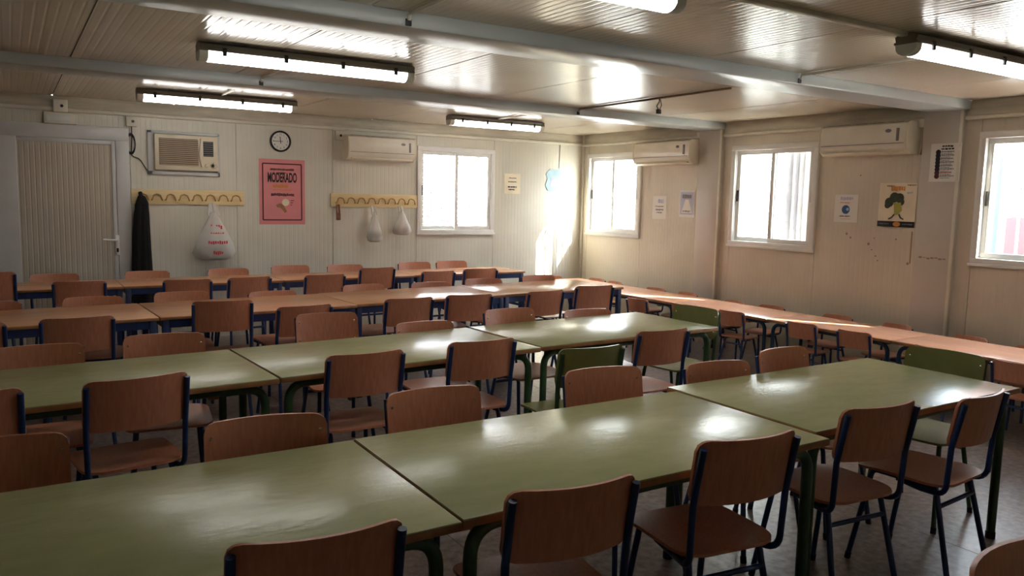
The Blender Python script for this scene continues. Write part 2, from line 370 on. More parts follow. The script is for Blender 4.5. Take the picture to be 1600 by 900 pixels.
MB().bevbox(hx-0.009, hx+0.009, -0.046, -0.04, hz-0.1, hz-0.06, 0.003).build('keyhole', M['dark'], h)

# ================================================================== OUTSIDE
g = MB().box(-30, 45, -30, 45, -0.5, -0.12).build('ground', M['concrete']); tag(g, 'pale sunlit concrete yard outside the windows', 'ground', kind='structure')
rf = MB().box(XL-0.3, XR+0.22, YF-0.3, YB+0.4, CEIL+0.09, CEIL+0.2).build('roof', M['farwall']); tag(rf, 'flat roof of the prefabricated building with overhang added to shade the fence', 'roof', kind='structure')  # unseen slab, added so its overhang shades the fence behind the clock wall
def fence(loc, rz, half, h, m, label):
    fe = empty('slat_fence', loc, rz); tag(fe, label, 'fence', 'slatted yard fences'); mb = MB()
    for k in range(int((h+0.1)/0.062)): mb.box(-half, half, -0.012, 0.012, -0.1+k*0.062, -0.1+k*0.062+0.05)
    tag(mb.build('slats', m, fe), kind='stuff')
    for k in range(4): x = -half+0.1+(2*half-0.2)*k/3; MB().box(x-0.03, x+0.03, 0.012, 0.06, -0.12, h).build('post', M['white'], fe)
fence((4.8, YB+0.95, 0), 0, 2.6, 2.5, M['fence'], 'pale slatted fence seen through window on clock wall')
fence((8.4, 8.2, 0), -PI/2, 2.9, 2.85, M['palefence'], 'white slatted fence outside the corner window and middle window')
y, _ = rw(1563, 300, 7.7)
po = MB().tube([(7.7, y, -0.12), (7.7, y, 3.0)], 0.05, seg=12)
po.lathe([(0.0, 0), (0.09, 0), (0.09, 0.02), (0.05, 0.03)], 12, Matrix.Translation((7.7, y, -0.12)))
tag(po.build('blue_post', M['bluepost']), 'tall blue post standing outside the window by the notice pillar', 'post')
for k, (a, b) in enumerate([(2.62, rw(1577, 300, 7.5)[0]), (0.9, 2.16), (-1.9, 0.05)]):  # second and third boards are unseen, added only to block the sun
    e = empty('yard_or_sunblock_board', (7.5, (a+b)/2, -0.12)); w2 = (b-a)/2
    tag(e, ['red and pale lilac board standing next to blue post outside', 'wide red and lilac board added out of view to block sun', 'widest red and lilac board, unseen, added as a sun block'][k], 'board')
    MB().bevbox(-0.02, 0.02, -w2, w2, 1.62, 3.3, 0.006).build('upper_panel', M['boardpale'], e)
    MB().bevbox(-0.02, 0.02, -w2, w2, 0.1, 1.61, 0.006).build('lower_panel', M['boardred'], e)
    for s in (-1, 1): MB().bevbox(0.02, 0.06, s*(w2-0.05)-0.02, s*(w2-0.05)+0.02, 0, 3.2, 0.004).build('upright', M['white'], e)
# corrugated sheet behind the near half of the middle window
sh = empty('corrugated_sheet', (7.05, 5.35, -0.12)); tag(sh, 'grey corrugated sheet leaning outside the middle window', 'sheet')
mb = MB(); xs_ = [-0.32+0.64*i/64 for i in range(65)]
mb.sheet(xs_, lambda x: 0.0, lambda x: 2.6, 1, lambda x, v: (0.018*math.sin(x*2*PI/0.08), x, v), (0.004, 0, 0)); mb.build('sheet_metal', M['sheet'], sh)
for s in (-0.28, 0.28): MB().box(0.024, 0.06, s-0.02, s+0.02, 0, 2.6).build('batten', M['white'], sh)
fw_ = MB().box(16, 16.3, -8, 24, -0.12, 2.3).box(15.95, 16.35, -8, 24, 2.3, 2.4).build('yard_wall', M['farwall']); tag(fw_, 'low pale wall at the far side of the yard', 'wall', kind='structure')
def shrub(loc, h, r, n, label):
    e = empty('shrub', loc); tag(e, label, 'shrub', 'shrubs in the yard')
    mb = MB(); rng = random.Random(n)
    for i in range(900):
        a = rng.random()*2*PI; z = rng.random(); rr = r*math.sqrt(rng.random())*(0.5+math.sin(PI*min(1, z*0.9+0.1))*0.6)
        c = Vector((rr*math.cos(a), rr*math.sin(a), 0.2+z*h)); d1 = Vector((rng.uniform(-1, 1), rng.uniform(-1, 1), rng.uniform(-.3, 1))).normalized(); d2 = d1.orthogonal().normalized()
        mb.add([c-d2*0.035, c+d1*0.1, c+d2*0.035, c-d1*0.06], [(0, 1, 2, 3)])
    tag(mb.build('foliage', M['leaf'], e), kind='stuff')
    st = MB()
    for k in range(5): a = k*1.3; st.tube([(0, 0, 0), (0.25*r*math.cos(a), 0.25*r*math.sin(a), h*0.4), (0.6*r*math.cos(a), 0.6*r*math.sin(a), h*0.9)], 0.02, seg=6)
    st.build('stems', M['stain'], e)
yy, _ = rw(1180, 320, 11.5); shrub((11.5, yy, -0.12), 1.5, 0.7, 3, 'green shrub outside the middle window in the yard')

# ================================================================== CEILING LAMPS
def lamp(xa, xb, y, label):
    L_ = xb-xa; e = empty('fluorescent_lamp', ((xa+xb)/2, y, CEIL-0.105)); tag(e, label, 'lamp', 'ceiling fluorescent lamps')
    h = L_/2
    MB().prism([(-0.055, 0.055), (0.055, 0.055), (0.062, 0.085), (0.03, 0.1), (-0.03, 0.1), (-0.062, 0.085)], 'X', -h, h).build('housing', M['housing'], e)
    MB().bevbox(-h, h, -0.068, 0.068, 0.045, 0.06, 0.004).build('rim', M['housing'], e)
    pr = [(-0.058, 0.046)]+[(-0.058*math.cos(PI*k/8), 0.046-0.058*math.sin(PI*k/8)**0.7) for k in range(1, 8)]+[(0.058, 0.046)]
    MB().prism(pr, 'X', -h+0.05, h-0.05, smooth=True).build('cover', M['lampcover'], e)
    for s in (-1, 1): MB().prism(pr, 'X', s*(h-0.05), s*h, smooth=True).build('end_cap', M['clear'], e)
    for s in (-1, 1):
        for k in range(4):
            x = -h+0.14+(L_-0.28)*k/3; MB().bevbox(x-0.012, x+0.012, s*0.066-0.006, s*0.066+0.006, 0.022, 0.068, 0.002).build('clip', M['dark'], e)
    for x in (-h*0.6, h*0.6): MB().box(x-0.02, x+0.02, -0.02, 0.02, 0.095, 0.106).build('mounting', M['housing'], e)
    return e
lamp(0.98, 2.36, 5.07, 'long lit fluorescent lamp between the two ceiling beams')
lamp(0.97, 2.36, 7.66, 'lit fluorescent lamp by clock wall above the window air conditioner')
lamp(4.03, 5.24, 7.70, 'lit fluorescent lamp near the sunlit corner of clock wall')
lamp(3.90, 5.24, 2.45, 'lit fluorescent lamp nearest the window with blue post')
lamp(1.0, 2.36, 2.50, 'lit fluorescent lamp in line with trunking over the outer green tables')
o = MB().bevbox(2.36, 3.9, 2.44, 2.48, CEIL-0.022, CEIL+0.002, 0.004).build('lamp_trunking', M['trim']); tag(o, 'thin white cable trunking on ceiling joining two lamps', 'trunking')
for (x, ya, yb, lab) in [(1.67, 3.61, 2.56, 'thin conduit from beam to lamp over the outer green tables'), (4.57, 3.61, 2.51, 'thin conduit from beam to lamp nearest blue-post window'), (1.67, 6.27, 5.13, 'thin conduit from beam to the long lamp between beams'), (1.67, 6.63, 7.6, 'thin conduit from beam to lamp above window air conditioner'), (4.62, 6.63, 7.64, 'thin conduit from beam to lamp near sunlit corner'), (4.70, 6.27, 4.35, 'thin dark conduit passing the loose hanging wire')]:
    e = empty('conduit_pipe', (x, ya, CEIL-0.012)); tag(e, lab, 'conduit'); d_ = 1 if yb > ya else -1
    MB().tube([(0, 0, -0.03), (0, d_*0.01, 0), (0, yb-ya, 0)], 0.0095, bend=0.015, seg=8).build('pipe', M['stain'] if x == 4.70 else M['trim'], e)
    MB().bevbox(-0.016, 0.016, -0.012*d_-0.008, -0.012*d_+0.012, -0.055, -0.022, 0.003).build('clip', M['dark'], e)
# loose wire where a lamp is missing
p0 = flat(1030, 153, CEIL); e = empty('loose_wire', (p0.x, p0.y, CEIL)); tag(e, 'loose dark wire hanging from ceiling with bare connector', 'wire')
MB().tube([(0, 0, 0.002), (0.005, 0, -0.03), (-0.018, 0.01, -0.07), (0, 0, -0.1)], 0.004, bend=0.02, seg=8).build('cable', M['dark'], e)
MB().tube([(0.0, 0, 0.002), (0.02, 0, -0.02), (0.03, 0, -0.06), (0.01, 0, -0.1)], 0.003, bend=0.02, seg=8).build('cable', M['cap'], e)
MB().bevbox(-0.022, 0.022, -0.012, 0.012, -0.135, -0.095, 0.005).build('connector', M['dark'], e)
# ================================================================== THINGS ON THE CLOCK WALL
def wall_empty(name, X, Z, label, cat, group=None, y=YB):
    e = empty(name, (X, y, Z)); tag(e, label, cat, group); return e
# emergency light, junction boxes
x0, z0 = bw(68, 192); x1, z1 = bw(119, 178)
e = wall_empty('emergency_light', (x0+x1)/2, (z0+z1)/2, 'small white emergency light box over the door', 'light'); a, b = (x1-x0)/2, 0.055
MB().bevbox(-a, a, -0.05, 0.0, -b, b, 0.012).build('case', M['trim'], e); MB().bevbox(-a*0.85, a*0.6, -0.054, -0.048, -b*0.6, b*0.6, 0.003).build('lens', M['clear'], e)
for (qx, qy, r_, lab) in [(94, 166, 0.06, 'small square junction box above the emergency light'), (205, 190, 0.05, 'small junction box feeding the window air conditioner cable'), (529, 212, 0.05, 'small junction box left of split air conditioner on clock wall')]:
    x, z = bw(qx, qy); e = wall_empty('junction_box', x, z, lab, 'junction box')
    yo = -0.012 if z > 2.33 else 0
    MB().bevbox(-r_, r_, -0.045+yo, yo, -r_, r_, 0.006).build('box', M['trim'], e); MB().lathe([(0.014, 0), (0.014, 0.01)], 12, Matrix.Translation((0.01, -0.044+yo, 0)) @ Matrix.Rotation(PI/2, 4, 'X')).build('gland', M['dark'], e)
# window air conditioner
x0, z1 = bw(229, 203); x1, _ = bw(342, 210); _, z0 = bw(285, 274)
e = wall_empty('window_air_conditioner', (x0+x1)/2, (z0+z1)/2, 'old beige window air conditioner with slatted grille left of clock', 'air conditioner')
a, b = (x1-x0)/2, (z1-z0)/2
f = MB(); f.bevbox(-a, a, -0.03, 0.0, b-0.03, b, 0.006).bevbox(-a, a, -0.03, 0, -b, -b+0.04, 0.006).bevbox(-a, -a+0.045, -0.03, 0, -b, b, 0.006).bevbox(a-0.03, a, -0.03, 0, -b, b, 0.006); f.build('surround', M['doorwhite'], e)
bd = MB().bevbox(-a+0.06, a-0.025, -0.075, 0.0, -b+0.05, b-0.035, 0.008).build('body', M['plastic'], e)
gx0, gx1, gz0, gz1 = -a+0.1, a*0.36, -b+0.1, b-0.075
MB().box(gx0, gx1, -0.0765, -0.07, gz0, gz1).build('grille_back', M['dark'], bd)
for k in range(14):
    z = gz0+(gz1-gz0)*(k+0.5)/14; MB().box(gx0, gx1, -0.084, -0.075, z-0.0085, z+0.004, Matrix.Rotation(0, 4, 'X')).build('grille_slat', M['grille'], bd)
MB().tube([(gx1+0.03, -0.078, gz1+0.01), (gx1+0.012, -0.08, 0), (gx1+0.035, -0.078, gz0-0.01)], 0.012, bend=0.1, seg=8).build('divider', M['plastic'], bd)
vx0, vx1 = a*0.5, a-0.075
MB().box(vx0, vx1, -0.0775, -0.07, -b*0.1, b-0.09).build('vent', M['dark'], bd)
for k in range(7):
    z = -b*0.1+(b*1.1-0.09)*(k+0.5)/7; MB().box(vx0, vx1, -0.083, -0.077, z-0.004, z+0.003).build('vent_slat', M['greyink'], bd)
for kx, kr in ((vx0+0.03, 0.018), (vx0+0.09, 0.02), (vx1+0.0, 0.034)):
    MB().lathe([(kr, 0), (kr, 0.012), (kr*0.8, 0.02)], 16, Matrix.Translation((kx, -0.074, -b*0.52)) @ Matrix.Rotation(PI/2, 4, 'X')).build('knob', M['plastic'], bd)
ac_l = e.location.x-a
# cable from junction box to the unit
jx, jz = bw(205, 195); cx, cz = bw(204, 225); ex, ez = bw(229, 268)
e = wall_empty('power_cable', jx, jz, 'dark coiled power cable hanging beside the door frame', 'cable')
pts = [(0, -0.02, 0), (0.005, -0.015, (cz-jz)*0.8)]
MB().tube([(0, -0.03, 0), (0, -0.012, (cz-jz)*0.7), (cx-jx, -0.012, cz-jz-0.12), ((ex-jx)*0.5, -0.012, (ez-jz)*0.72), (ex-jx+0.01, -0.02, ez-jz), (ex-jx+0.05, -0.02, ez-jz+0.05)], 0.005, bend=0.08, seg=8).build('cord', M['dark'], e)
for k in range(3): 
    c = Vector((cx-jx, -0.014-0.006*k, cz-jz)); MB().tube([c+Vector((0.04*math.cos(t*PI/8), 0, (0.085+0.01*k)*math.sin(t*PI/8))) for t in range(16)], 0.005, seg=6, closed=True).build('coil', M['dark'], e)
# coat racks
def rack(pxa, pxb, label, n):
    (xa, za), (xb, zb) = pxa, pxb; e = wall_empty('coat_rack', (xa+xb)/2, (za+zb)/2, label, 'coat rack', 'coat racks on the clock wall'); a = (xb-xa)/2; h = (za-zb)/2
    MB().bevbox(-a, a, -0.022, 0, -h, h, 0.004).build('board', M['rack'], e)
    for k in range(n):
        x = -a+0.11+(2*a-0.2)*k/(n-1) if n > 1 else 0
        MB().tube([(x-0.05, -0.022, -h*0.35), (x-0.05, -0.05, -h*0.45), (x-0.032, -0.045, h*0.25), (x, -0.035, h*0.42), (x+0.032, -0.045, h*0.25), (x+0.05, -0.05, -h*0.45), (x+0.05, -0.022, -h*0.35)], 0.0065, bend=0.02, seg=8, bseg=3).build('hook', M['hook'], e)
    return e
rack((bw(204, 295)[0], bw(204, 295)[1]), (bw(381, 321)[0], bw(381, 321)[1]), 'pale wooden coat rack holding black coat and printed bag', 8)
rack((bw(516, 302)[0], bw(516, 302)[1]), (bw(651, 325)[0], bw(651, 325)[1]), 'pale wooden coat rack ending at window, with two bags', 8)
# black coat
x, zt = bw(218, 304); _, zb = bw(218, 450)
e = wall_empty('black_coat', x, zt, 'long black coat hanging on rack beside the door', 'coat')
mb = MB(); seg = 28; prof = [(0.0, 0.02, 0.02), (-0.02, 0.05, 0.035), (-0.08, 0.08, 0.05), (-0.2, 0.095, 0.06), (-0.45, 0.11, 0.065), (-0.75, 0.125, 0.07), (-1.0, 0.14, 0.075), (-1.15, 0.145, 0.07)]
vs = []; fs = []
for i, (z, rx, ry) in enumerate(prof):
    for k in range(seg):
        t = 2*PI*k/seg; w_ = 1+0.12*math.sin(5*t+i*0.3)*min(1, i/3); vs.append((rx*0.72*w_*math.cos(t)+0.01*math.sin(i), -0.09+ry*w_*math.sin(t), z))
for i in range(len(prof)-1):
    for k in range(seg): fs.append((i*seg+k, i*seg+(k+1) % seg, (i+1)*seg+(k+1) % seg, (i+1)*seg+k))
fs.append(tuple(range(seg))); fs.append(tuple((len(prof)-1)*seg+k for k in range(seg)))
mb.add(vs, fs, True); mb.build('body', M['black'], e)
for s in (-1, 1): MB().tube([(s*0.025, -0.11, -0.1), (s*0.04, -0.12, -0.4), (s*0.05, -0.12, -0.82)], 0.036, bend=0.1, seg=12).build('sleeve', M['black'], e)
MB().tube([(0, -0.06, 0.02), (0, -0.1, -0.03), (0, -0.1, -0.1)], 0.02, bend=0.02, seg=8).build('collar', M['black'], e)
# hanging carrier bags
def bag(pt, w_, h, label, content, group=None, hook_w=0.04, pr=False, depth=0.09):
    x, z = pt; e = wall_empty('carrier_bag', x, z, label, 'bag', group); seg = 28; yc = -0.04-depth
    P = [(-0.08*h/0.5, 0.14, 0.25), (-0.16*h/0.5, 0.36, 0.45), (-0.27*h/0.5, 0.66, 0.75), (-0.36*h/0.5, 0.93, 0.98), (-0.43*h/0.5, 1.0, 1.0), (-0.48*h/0.5, 0.9, 0.85), (-0.5*h/0.5, 0.55, 0.5)]
    vs = []; fs = []
    for i, (z_, rx, ry) in enumerate(P):
        for k in range(seg):
            t = 2*PI*k/seg; q = 1+0.06*math.sin(7*t+i)+0.04*math.sin(11*t-2*i); vs.append((w_/2*rx*q*math.cos(t), yc+depth*ry*q*math.sin(t), z_))
    for i in range(len(P)-1):
        for k in range(seg): fs.append((i*seg+k, i*seg+(k+1) % seg, (i+1)*seg+(k+1) % seg, (i+1)*seg+k))
    fs.append(tuple((len(P)-1)*seg+k for k in range(seg)))
    MB().add(vs, fs, True).build('film', M['bag'], e)
    hz = P[0][0]
    for s in (-1, 1):
        MB().add([(s*0.004, -0.05, 0.0), (s*0.03, -0.055, 0.0), (s*w_*0.16, yc+0.01, hz-0.03), (s*w_*0.05, yc+0.01, hz-0.05), (s*0.004, -0.065, 0.0), (s*0.03, -0.07, 0.0), (s*w_*0.16, yc-0.012, hz-0.03), (s*w_*0.05, yc-0.012, hz-0.05)],
                 [(0, 1, 2, 3), (7, 6, 5, 4), (0, 4, 5, 1), (1, 5, 6, 2), (2, 6, 7, 3), (3, 7, 4, 0)]).build('handle', M['bag'], e)
    cs = MB(); bm = bmesh.new(); bmesh.ops.create_icosphere(bm, subdivisions=3, radius=1)
    for v in bm.verts:
        q = 1+0.12*math.sin(5*v.co.x+3*v.co.z)+0.08*math.sin(9*v.co.y+4*v.co.x); v.co = Vector((v.co.x*w_*0.42*q, v.co.y*depth*0.8*q+yc, v.co.z*h*0.13*q-0.84*h))
    cs.add([v.co for v in bm.verts], [[v.index for v in f.verts] for f in bm.faces], True); bm.free()
    cs.build('contents', content, e)
    if pr:
        for (z_, ws, hh) in ((-0.42*h, 0.12, 0.032), (-0.52*h, 0.14, 0.008), (-0.68*h, 0.2, 0.02), (-0.86*h, 0.1, 0.022)):
            mb = MB(); n = max(5, int(ws/0.022)); i_ = min(range(len(P)), key=lambda q: abs(P[q][0]-z_)); yf = yc-depth*P[i_][2]*1.1-0.004
            for k in range(n): u = -ws/2+ws*k/n+0.02; mb.box(u, u+ws/n*0.68, yf, yf+0.006, z_-hh*(0.6+0.4*math.sin(k*2.3)**2), z_+hh*(0.5+0.4*math.cos(k*1.9)**2))
            mb.build('red_print', M['redink'], e)
    return e
bag(bw(329, 317), 0.41, 0.6, 'large white carrier bag with red print on coat rack', M['contents'], pr=True, depth=0.1)
bag(bw(580, 322), 0.185, 0.42, 'narrow white carrier bag hanging from middle of coat rack', M['contents'], depth=0.06)
bag(bw(622, 322), 0.23, 0.345, 'squat white carrier bag hanging next to window', M['brownbag'], depth=0.07)
x, z = bw(526, 322); e = wall_empty('string_purse', x, z, 'small reddish-brown cloth strip hanging from rack end', 'cloth')
MB().tube([(-0.012, -0.045, 0.02), (-0.016, -0.055, -0.1), (0, -0.055, -0.15), (0.016, -0.055, -0.1), (0.012, -0.045, 0.02)], 0.01, bend=0.03, seg=8).build('cloth', M['brownbag'], e)
MB().bevbox(-0.026, 0.026, -0.07, -0.05, -0.16, -0.08, 0.008).build('pouch', M['brownbag'], e)
# clock
x, z = bw(437.5, 221); e = wall_empty('wall_clock', x, z, 'round white wall clock with black rim above pink poster', 'clock'); R = 0.115; rot = Matrix.Rotation(PI/2, 4, 'X')
MB().lathe([(R, 0.0), (R, 0.03), (R-0.009, 0.036), (R-0.017, 0.032), (R-0.019, 0.018)], 40, rot).build('rim', M['cap'], e)
fc = MB().lathe([(R-0.01, 0.004), (R-0.01, 0.02)], 40, rot).build('face', M['paper'], e)
for k in range(12):
    a = k*PI/6; obj('numeral', text_mesh(str(12 if k == 0 else k), 0.03, M['ink'], 'numeral'), fc); o = COL.objects[-1]
    o.location = (0.076*math.sin(a), -0.0215, 0.076*math.cos(a)); o.rotation_euler = (PI/2, 0, 0)
for nm, ang, ln, wd in (('minute_hand', -PI/2, 0.082, 0.005), ('hour_hand', -0.12, 0.052, 0.007)):
    MB().box(-wd/2, wd/2, -0.026, -0.023, -0.025, ln, Matrix.Rotation(ang, 4, 'Y')).build(nm, M['ink'], e)
# flat printed sheets. local: x right, z up, thin in y
def sheet_thing(name, X, Z, w_, h, m, label, cat, wallside='b', tilt=0.0, group=None):
    if wallside == 'b': e = empty(name, (X, YB-0.001, Z), 0)
    else: e = empty(name, (wallside, X, Z), -PI/2)
    e.rotation_euler.y = tilt; tag(e, label, cat, group)
    o = MB().sheet([-w_/2+w_*i/6 for i in range(7)], lambda x: -h/2, lambda x: h/2, 6, lambda x, v: (x, -0.003-0.0022*math.sin(x*9+v*5)**2, v), (0, 0.0012, 0)).build('sheet', m, e)
    return e
def bars(e, m, x0, x1, z0, z1, n, y=-0.0066, name='print'):
    mb = MB(); rng = random.Random(int((x0+5)*1000+z0*77)); k = x0
    while k < x1-1e-4:
        wd = min((x1-x0)/n*rng.uniform(0.6, 1.0), x1-k); q = rng.uniform(0, 0.25)*(z1-z0); mb.box(k, k+wd*0.8, y, y+0.002, z0+q, z1-rng.uniform(0, 0.2)*(z1-z0)); k += wd
    return mb.build(name, m, e)
x0, z1 = bw(402.5, 246); x1, z0 = bw(478, 352)
e = sheet_thing('pink_poster', (x0+x1)/2, (z0+z1)/2, x1-x0-0.02, z1-z0-0.02, M['pink'], 'pink poster reading MODERADO under the wall clock', 'poster'); a, b = (x1-x0)/2-0.05, (z1-z0)/2-0.06
f = MB()
for s in (-1, 1): f.box(s*a-0.007, s*a+0.007, -0.0068, -0.005, -b, b).box(-a, a, -0.0068, -0.005, s*b-0.007, s*b+0.007)
f.build('border', M['maroon'], e)
t = obj('title', text_mesh('MODERADO', 0.125, M['ink'], 'title'), e); t.location = (0.0, -0.0068, b*0.5); t.rotation_euler = (PI/2, 0, 0); t.scale = (0.46, 1.15, 1)
bars(e, M['maroon'], -a*0.62, a*0.62, b*0.76, b*0.84, 14); bars(e, M['maroon'], -a*0.2, a*0.2, b*0.655, b*0.705, 4)
bars(e, M['orangeink'], -a*0.5, a*0.3, b*0.14, b*0.27, 8); bars(e, M['orangeink'], -a*0.45, a*0.5, b*0.06, b*0.09, 9); bars(e, M['maroon'], -a*0.58, a*0.62, -b*0.16, -b*0.04, 12)
MB().prism([(-0.07, -0.46*b), (-0.025, -0.40*b), (0.01, -0.47*b), (0.05, -0.70*b), (0.025, -0.74*b), (-0.02, -0.57*b), (-0.06, -0.54*b)], 'Y', -0.0068, -0.005).build('hand_drawing', M['woodedge'], e)
MB().prism([(0.035+0.042*math.cos(k*PI/4), -0.37*b+0.042*math.sin(k*PI/4)) for k in range(8)], 'Y', -0.0068, -0.005).build('bubble_drawing', M['creampaper'], e)
for k in range(3): MB().box(0.09, 0.13-0.012*k, -0.0068, -0.005, -b*(0.3+0.08*k)-0.004, -b*(0.3+0.08*k)+0.004).build('dash', M['maroon'], e)
x0, z1 = bw(788, 271); x1, z0 = bw(812, 303)
e = sheet_thing('paper_notice', (x0+x1)/2, (z0+z1)/2, x1-x0, z1-z0, M['creampaper'], 'cream paper notice right of window on clock wall', 'notice', group=None); a, b = (x1-x0)/2, (z1-z0)/2
bars(e, M['greyink'], -a*0.4, a*0.5, b*0.5, b*0.62, 3); bars(e, M['greyink'], -a*0.5, a*0.55, b*0.12, b*0.25, 4); bars(e, M['ink'], -a*0.55, a*0.6, -b*0.4, -b*0.25, 3); bars(e, M['ink'], -a*0.45, a*0.3, -b*0.66, -b*0.52, 3)
x0, z1 = bw(852, 264); x1, z0 = bw(875, 300); a, b = (x1-x0)/2, (z1-z0)/2
e = empty('blue_cutout', ((x0+x1)/2, YB-0.001, (z0+z1)/2)); tag(e, 'light blue bottle-shaped paper cutout near sunlit patch', 'cutout')
MB().prism([(-a*0.4, b), (a*0.85, b), (a*0.95, b*0.5), (a*0.8, 0.1*b), (a, -b*0.3), (a*0.8, -b*0.85), (a*0.3, -b), (-a*0.7, -b*0.9), (-a, -b*0.4), (-a*0.7, 0.15*b), (-a*0.95, b*0.55)], 'Y', -0.006, -0.001).build('card', M['bluecard'], e)
MB().prism([(-a*0.3, b*0.2), (a*0.4, b*0.25), (a*0.5, -b*0.5), (-a*0.4, -b*0.55)], 'Y', -0.008, -0.005).build('label', M['lilac'], e)
x, z = bw(875, 232); x2, z2 = bw(873, 263)
o = MB().tube([(x, YB-0.004, z+0.18), (x, YB-0.004, z), (x2, YB-0.004, z2)], 0.003, seg=6).build('hanging_string', M['greyink']); tag(o, 'thin string from trunking down to the blue cutout', 'string')

# split air conditioners
def split_ac(length, label, logo=True):
    e = empty('split_air_conditioner'); tag(e, label, 'air conditioner', 'split air conditioners'); h = length/2
    pr = [(0, -0.14), (0, 0.14), (-0.15, 0.14), (-0.185, 0.12), (-0.2, 0.06), (-0.2, -0.05), (-0.175, -0.105), (-0.12, -0.14)]
    MB().prism(pr, 'X', -h, h, smooth=True).build('body', M['acwhite'], e)
    for s in (-1, 1): MB().prism([(q[0]*1.02, q[1]*1.01) for q in pr], 'X', s*h, s*(h+0.012)).build('end_cheek', M['plastic'], e)
    MB().bevbox(-h*0.92, h*0.92, -0.186, -0.12, -0.128, -0.112, 0.004, Matrix.Translation((0, 0.0, 0))).build('air_flap', M['plastic'], e)
    MB().box(-h*0.97, h*0.97, -0.2025, -0.199, -0.052, -0.047).build('seam', M['greyink'], e)
    for k in range(9): MB().box(-h*0.9+k*h*0.2, -h*0.9+k*h*0.2+h*0.16, -0.15, -0.03, 0.14, 0.1425).build('top_vent', M['dark'], e)
    MB().bevbox(h*0.8, h*0.86, -0.204, -0.198, -0.03, 0.08, 0.002).build('display', M['greyink'], e)
    if logo: MB().lathe([(0.028, 0), (0.028, 0.002)], 18, Matrix.Translation((h*0.62, -0.2, 0.06)) @ Matrix.Rotation(PI/2, 4, 'X') @ Matrix.Scale(0.55, 4, (0, 1, 0))).build('badge', M['greyink'], e)
    return e
x0, zt = bw(545, 213, YB-0.18); x1, zb = bw(648, 251, YB-0.18)
e = split_ac(x1-x0, 'split air conditioner above coat rack on clock wall'); e.location = ((x0+x1)/2, YB, (zt+zb)/2-0.0)
(y0, zt), (y1, zb) = rw(1000, 226, XR-0.1), rw(1085, 254, XR-0.1)
e = split_ac(abs(y0-y1), 'split air conditioner beside corner window on window wall'); e.location = (XR, (y0+y1)/2, (zt+zb)/2); e.rotation_euler.z = -PI/2
(y0, zt), (y1, zb) = rw(1293, 203, XR-0.1), rw(1423, 243, XR-0.1)
e = split_ac(abs(y0-y1), 'split air conditioner above the poster on window wall'); e.location = (XR, (y0+y1)/2, (zt+zb)/2+0.02); e.rotation_euler.z = -PI/2
for (qx, qy, lab) in ((1445, 193, 'small junction box between air conditioner and notice pillar'), (1096, 212, 'small junction box between corner air conditioner and pillar')):
    y, z = rw(qx, qy); e = empty('junction_box', (XR, y, z), -PI/2); tag(e, lab, 'junction box')
    MB().bevbox(-0.03, 0.03, -0.045, 0, -0.035, 0.035, 0.005).build('box', M['trim'], e); MB().tube([(0.01, -0.02, -0.03), (0.012, -0.02, -0.2), (-0.005, -0.02, -0.27)], 0.008, bend=0.05, seg=8).build('pipe', M['stain'], e)

# papers on the window wall
def rsheet(name, pa, pb, m, label, cat, X=XR):
    (y0, z1), (y1, z0) = rw(*pa, X), rw(*pb, X)
    e = sheet_thing(name, (y0+y1)/2, (z0+z1)/2, abs(y0-y1), z1-z0, m, label, cat, wallside=X-0.001); return e, abs(y0-y1)/2, (z1-z0)/2
e, a, b = rsheet('paper_notice', (1021, 306), (1041, 343), M['paper'], 'white paper notice under corner air conditioner with lilac heading', 'notice')
bars(e, M['lilac'], -a*0.2, a*0.6, b*0.35, b*0.75, 2); bars(e, M['greyink'], -a*0.6, a*0.6, b*0.05, b*0.15, 4); bars(e, M['greyink'], -a*0.5, a*0.6, -b*0.25, -b*0.1, 4); bars(e, M['greyink'], -a*0.4, a*0.4, -b*0.5, -b*0.38, 3)
e, a, b = rsheet('paper_notice', (1063, 297), (1085, 340), M['paper'], 'pale blue printed notice by pillar under corner air conditioner', 'notice')
MB().box(-a*0.85, a*0.85, -0.0066, -0.005, -b*0.8, b*0.85).build('blue_field', M['lilac'], e)
MB().prism([(-a*0.7, -b*0.7), (a*0.7, -b*0.7), (a*0.2, b*0.3), (-a*0.2, b*0.3)], 'Y', -0.0078, -0.006).build('pale_cone', M['paper'], e); bars(e, M['greyink'], -a*0.6, a*0.6, b*0.35, b*0.7, 5, y=-0.0078); bars(e, M['greyink'], -a*0.5, a*0.5, -b*0.62, -b*0.5, 3, y=-0.009)
e, a, b = rsheet('paper_notice', (1306, 304), (1339, 348), M['paper'], 'white paper notice with round blue emblem', 'notice')
bars(e, M['lilac'], -a*0.5, a*0.6, b*0.6, b*0.85, 5); bars(e, M['orangeink'], -a*0.5, a*0.3, b*0.38, b*0.45, 4)
MB().lathe([(a*0.34, 0), (a*0.34, 0.0015)], 24, Matrix.Translation((0, -0.0055, -b*0.08)) @ Matrix.Rotation(PI/2, 4, 'X')).build('round_emblem', M['blueprint'], e)
MB().lathe([(a*0.12, 0), (a*0.12, 0.0015)], 16, Matrix.Translation((0.02, -0.0072, -b*0.05)) @ Matrix.Rotation(PI/2, 4, 'X')).build('emblem_centre', M['bluecard'], e)
bars(e, M['greyink'], -a*0.5, a*0.4, -b*0.62, -b*0.5, 5); bars(e, M['orangeink'], -a*0.4, a*0.5, -b*0.78, -b*0.74, 4)
e, a, b = rsheet('food_poster', (1376, 286), (1429, 356), M['creampaper'], 'cream poster with a broccoli drawing and black footer', 'poster')
MB().box(-a, a, -0.0066, -0.004, -b, -b*0.74).build('footer', M['ink'], e)
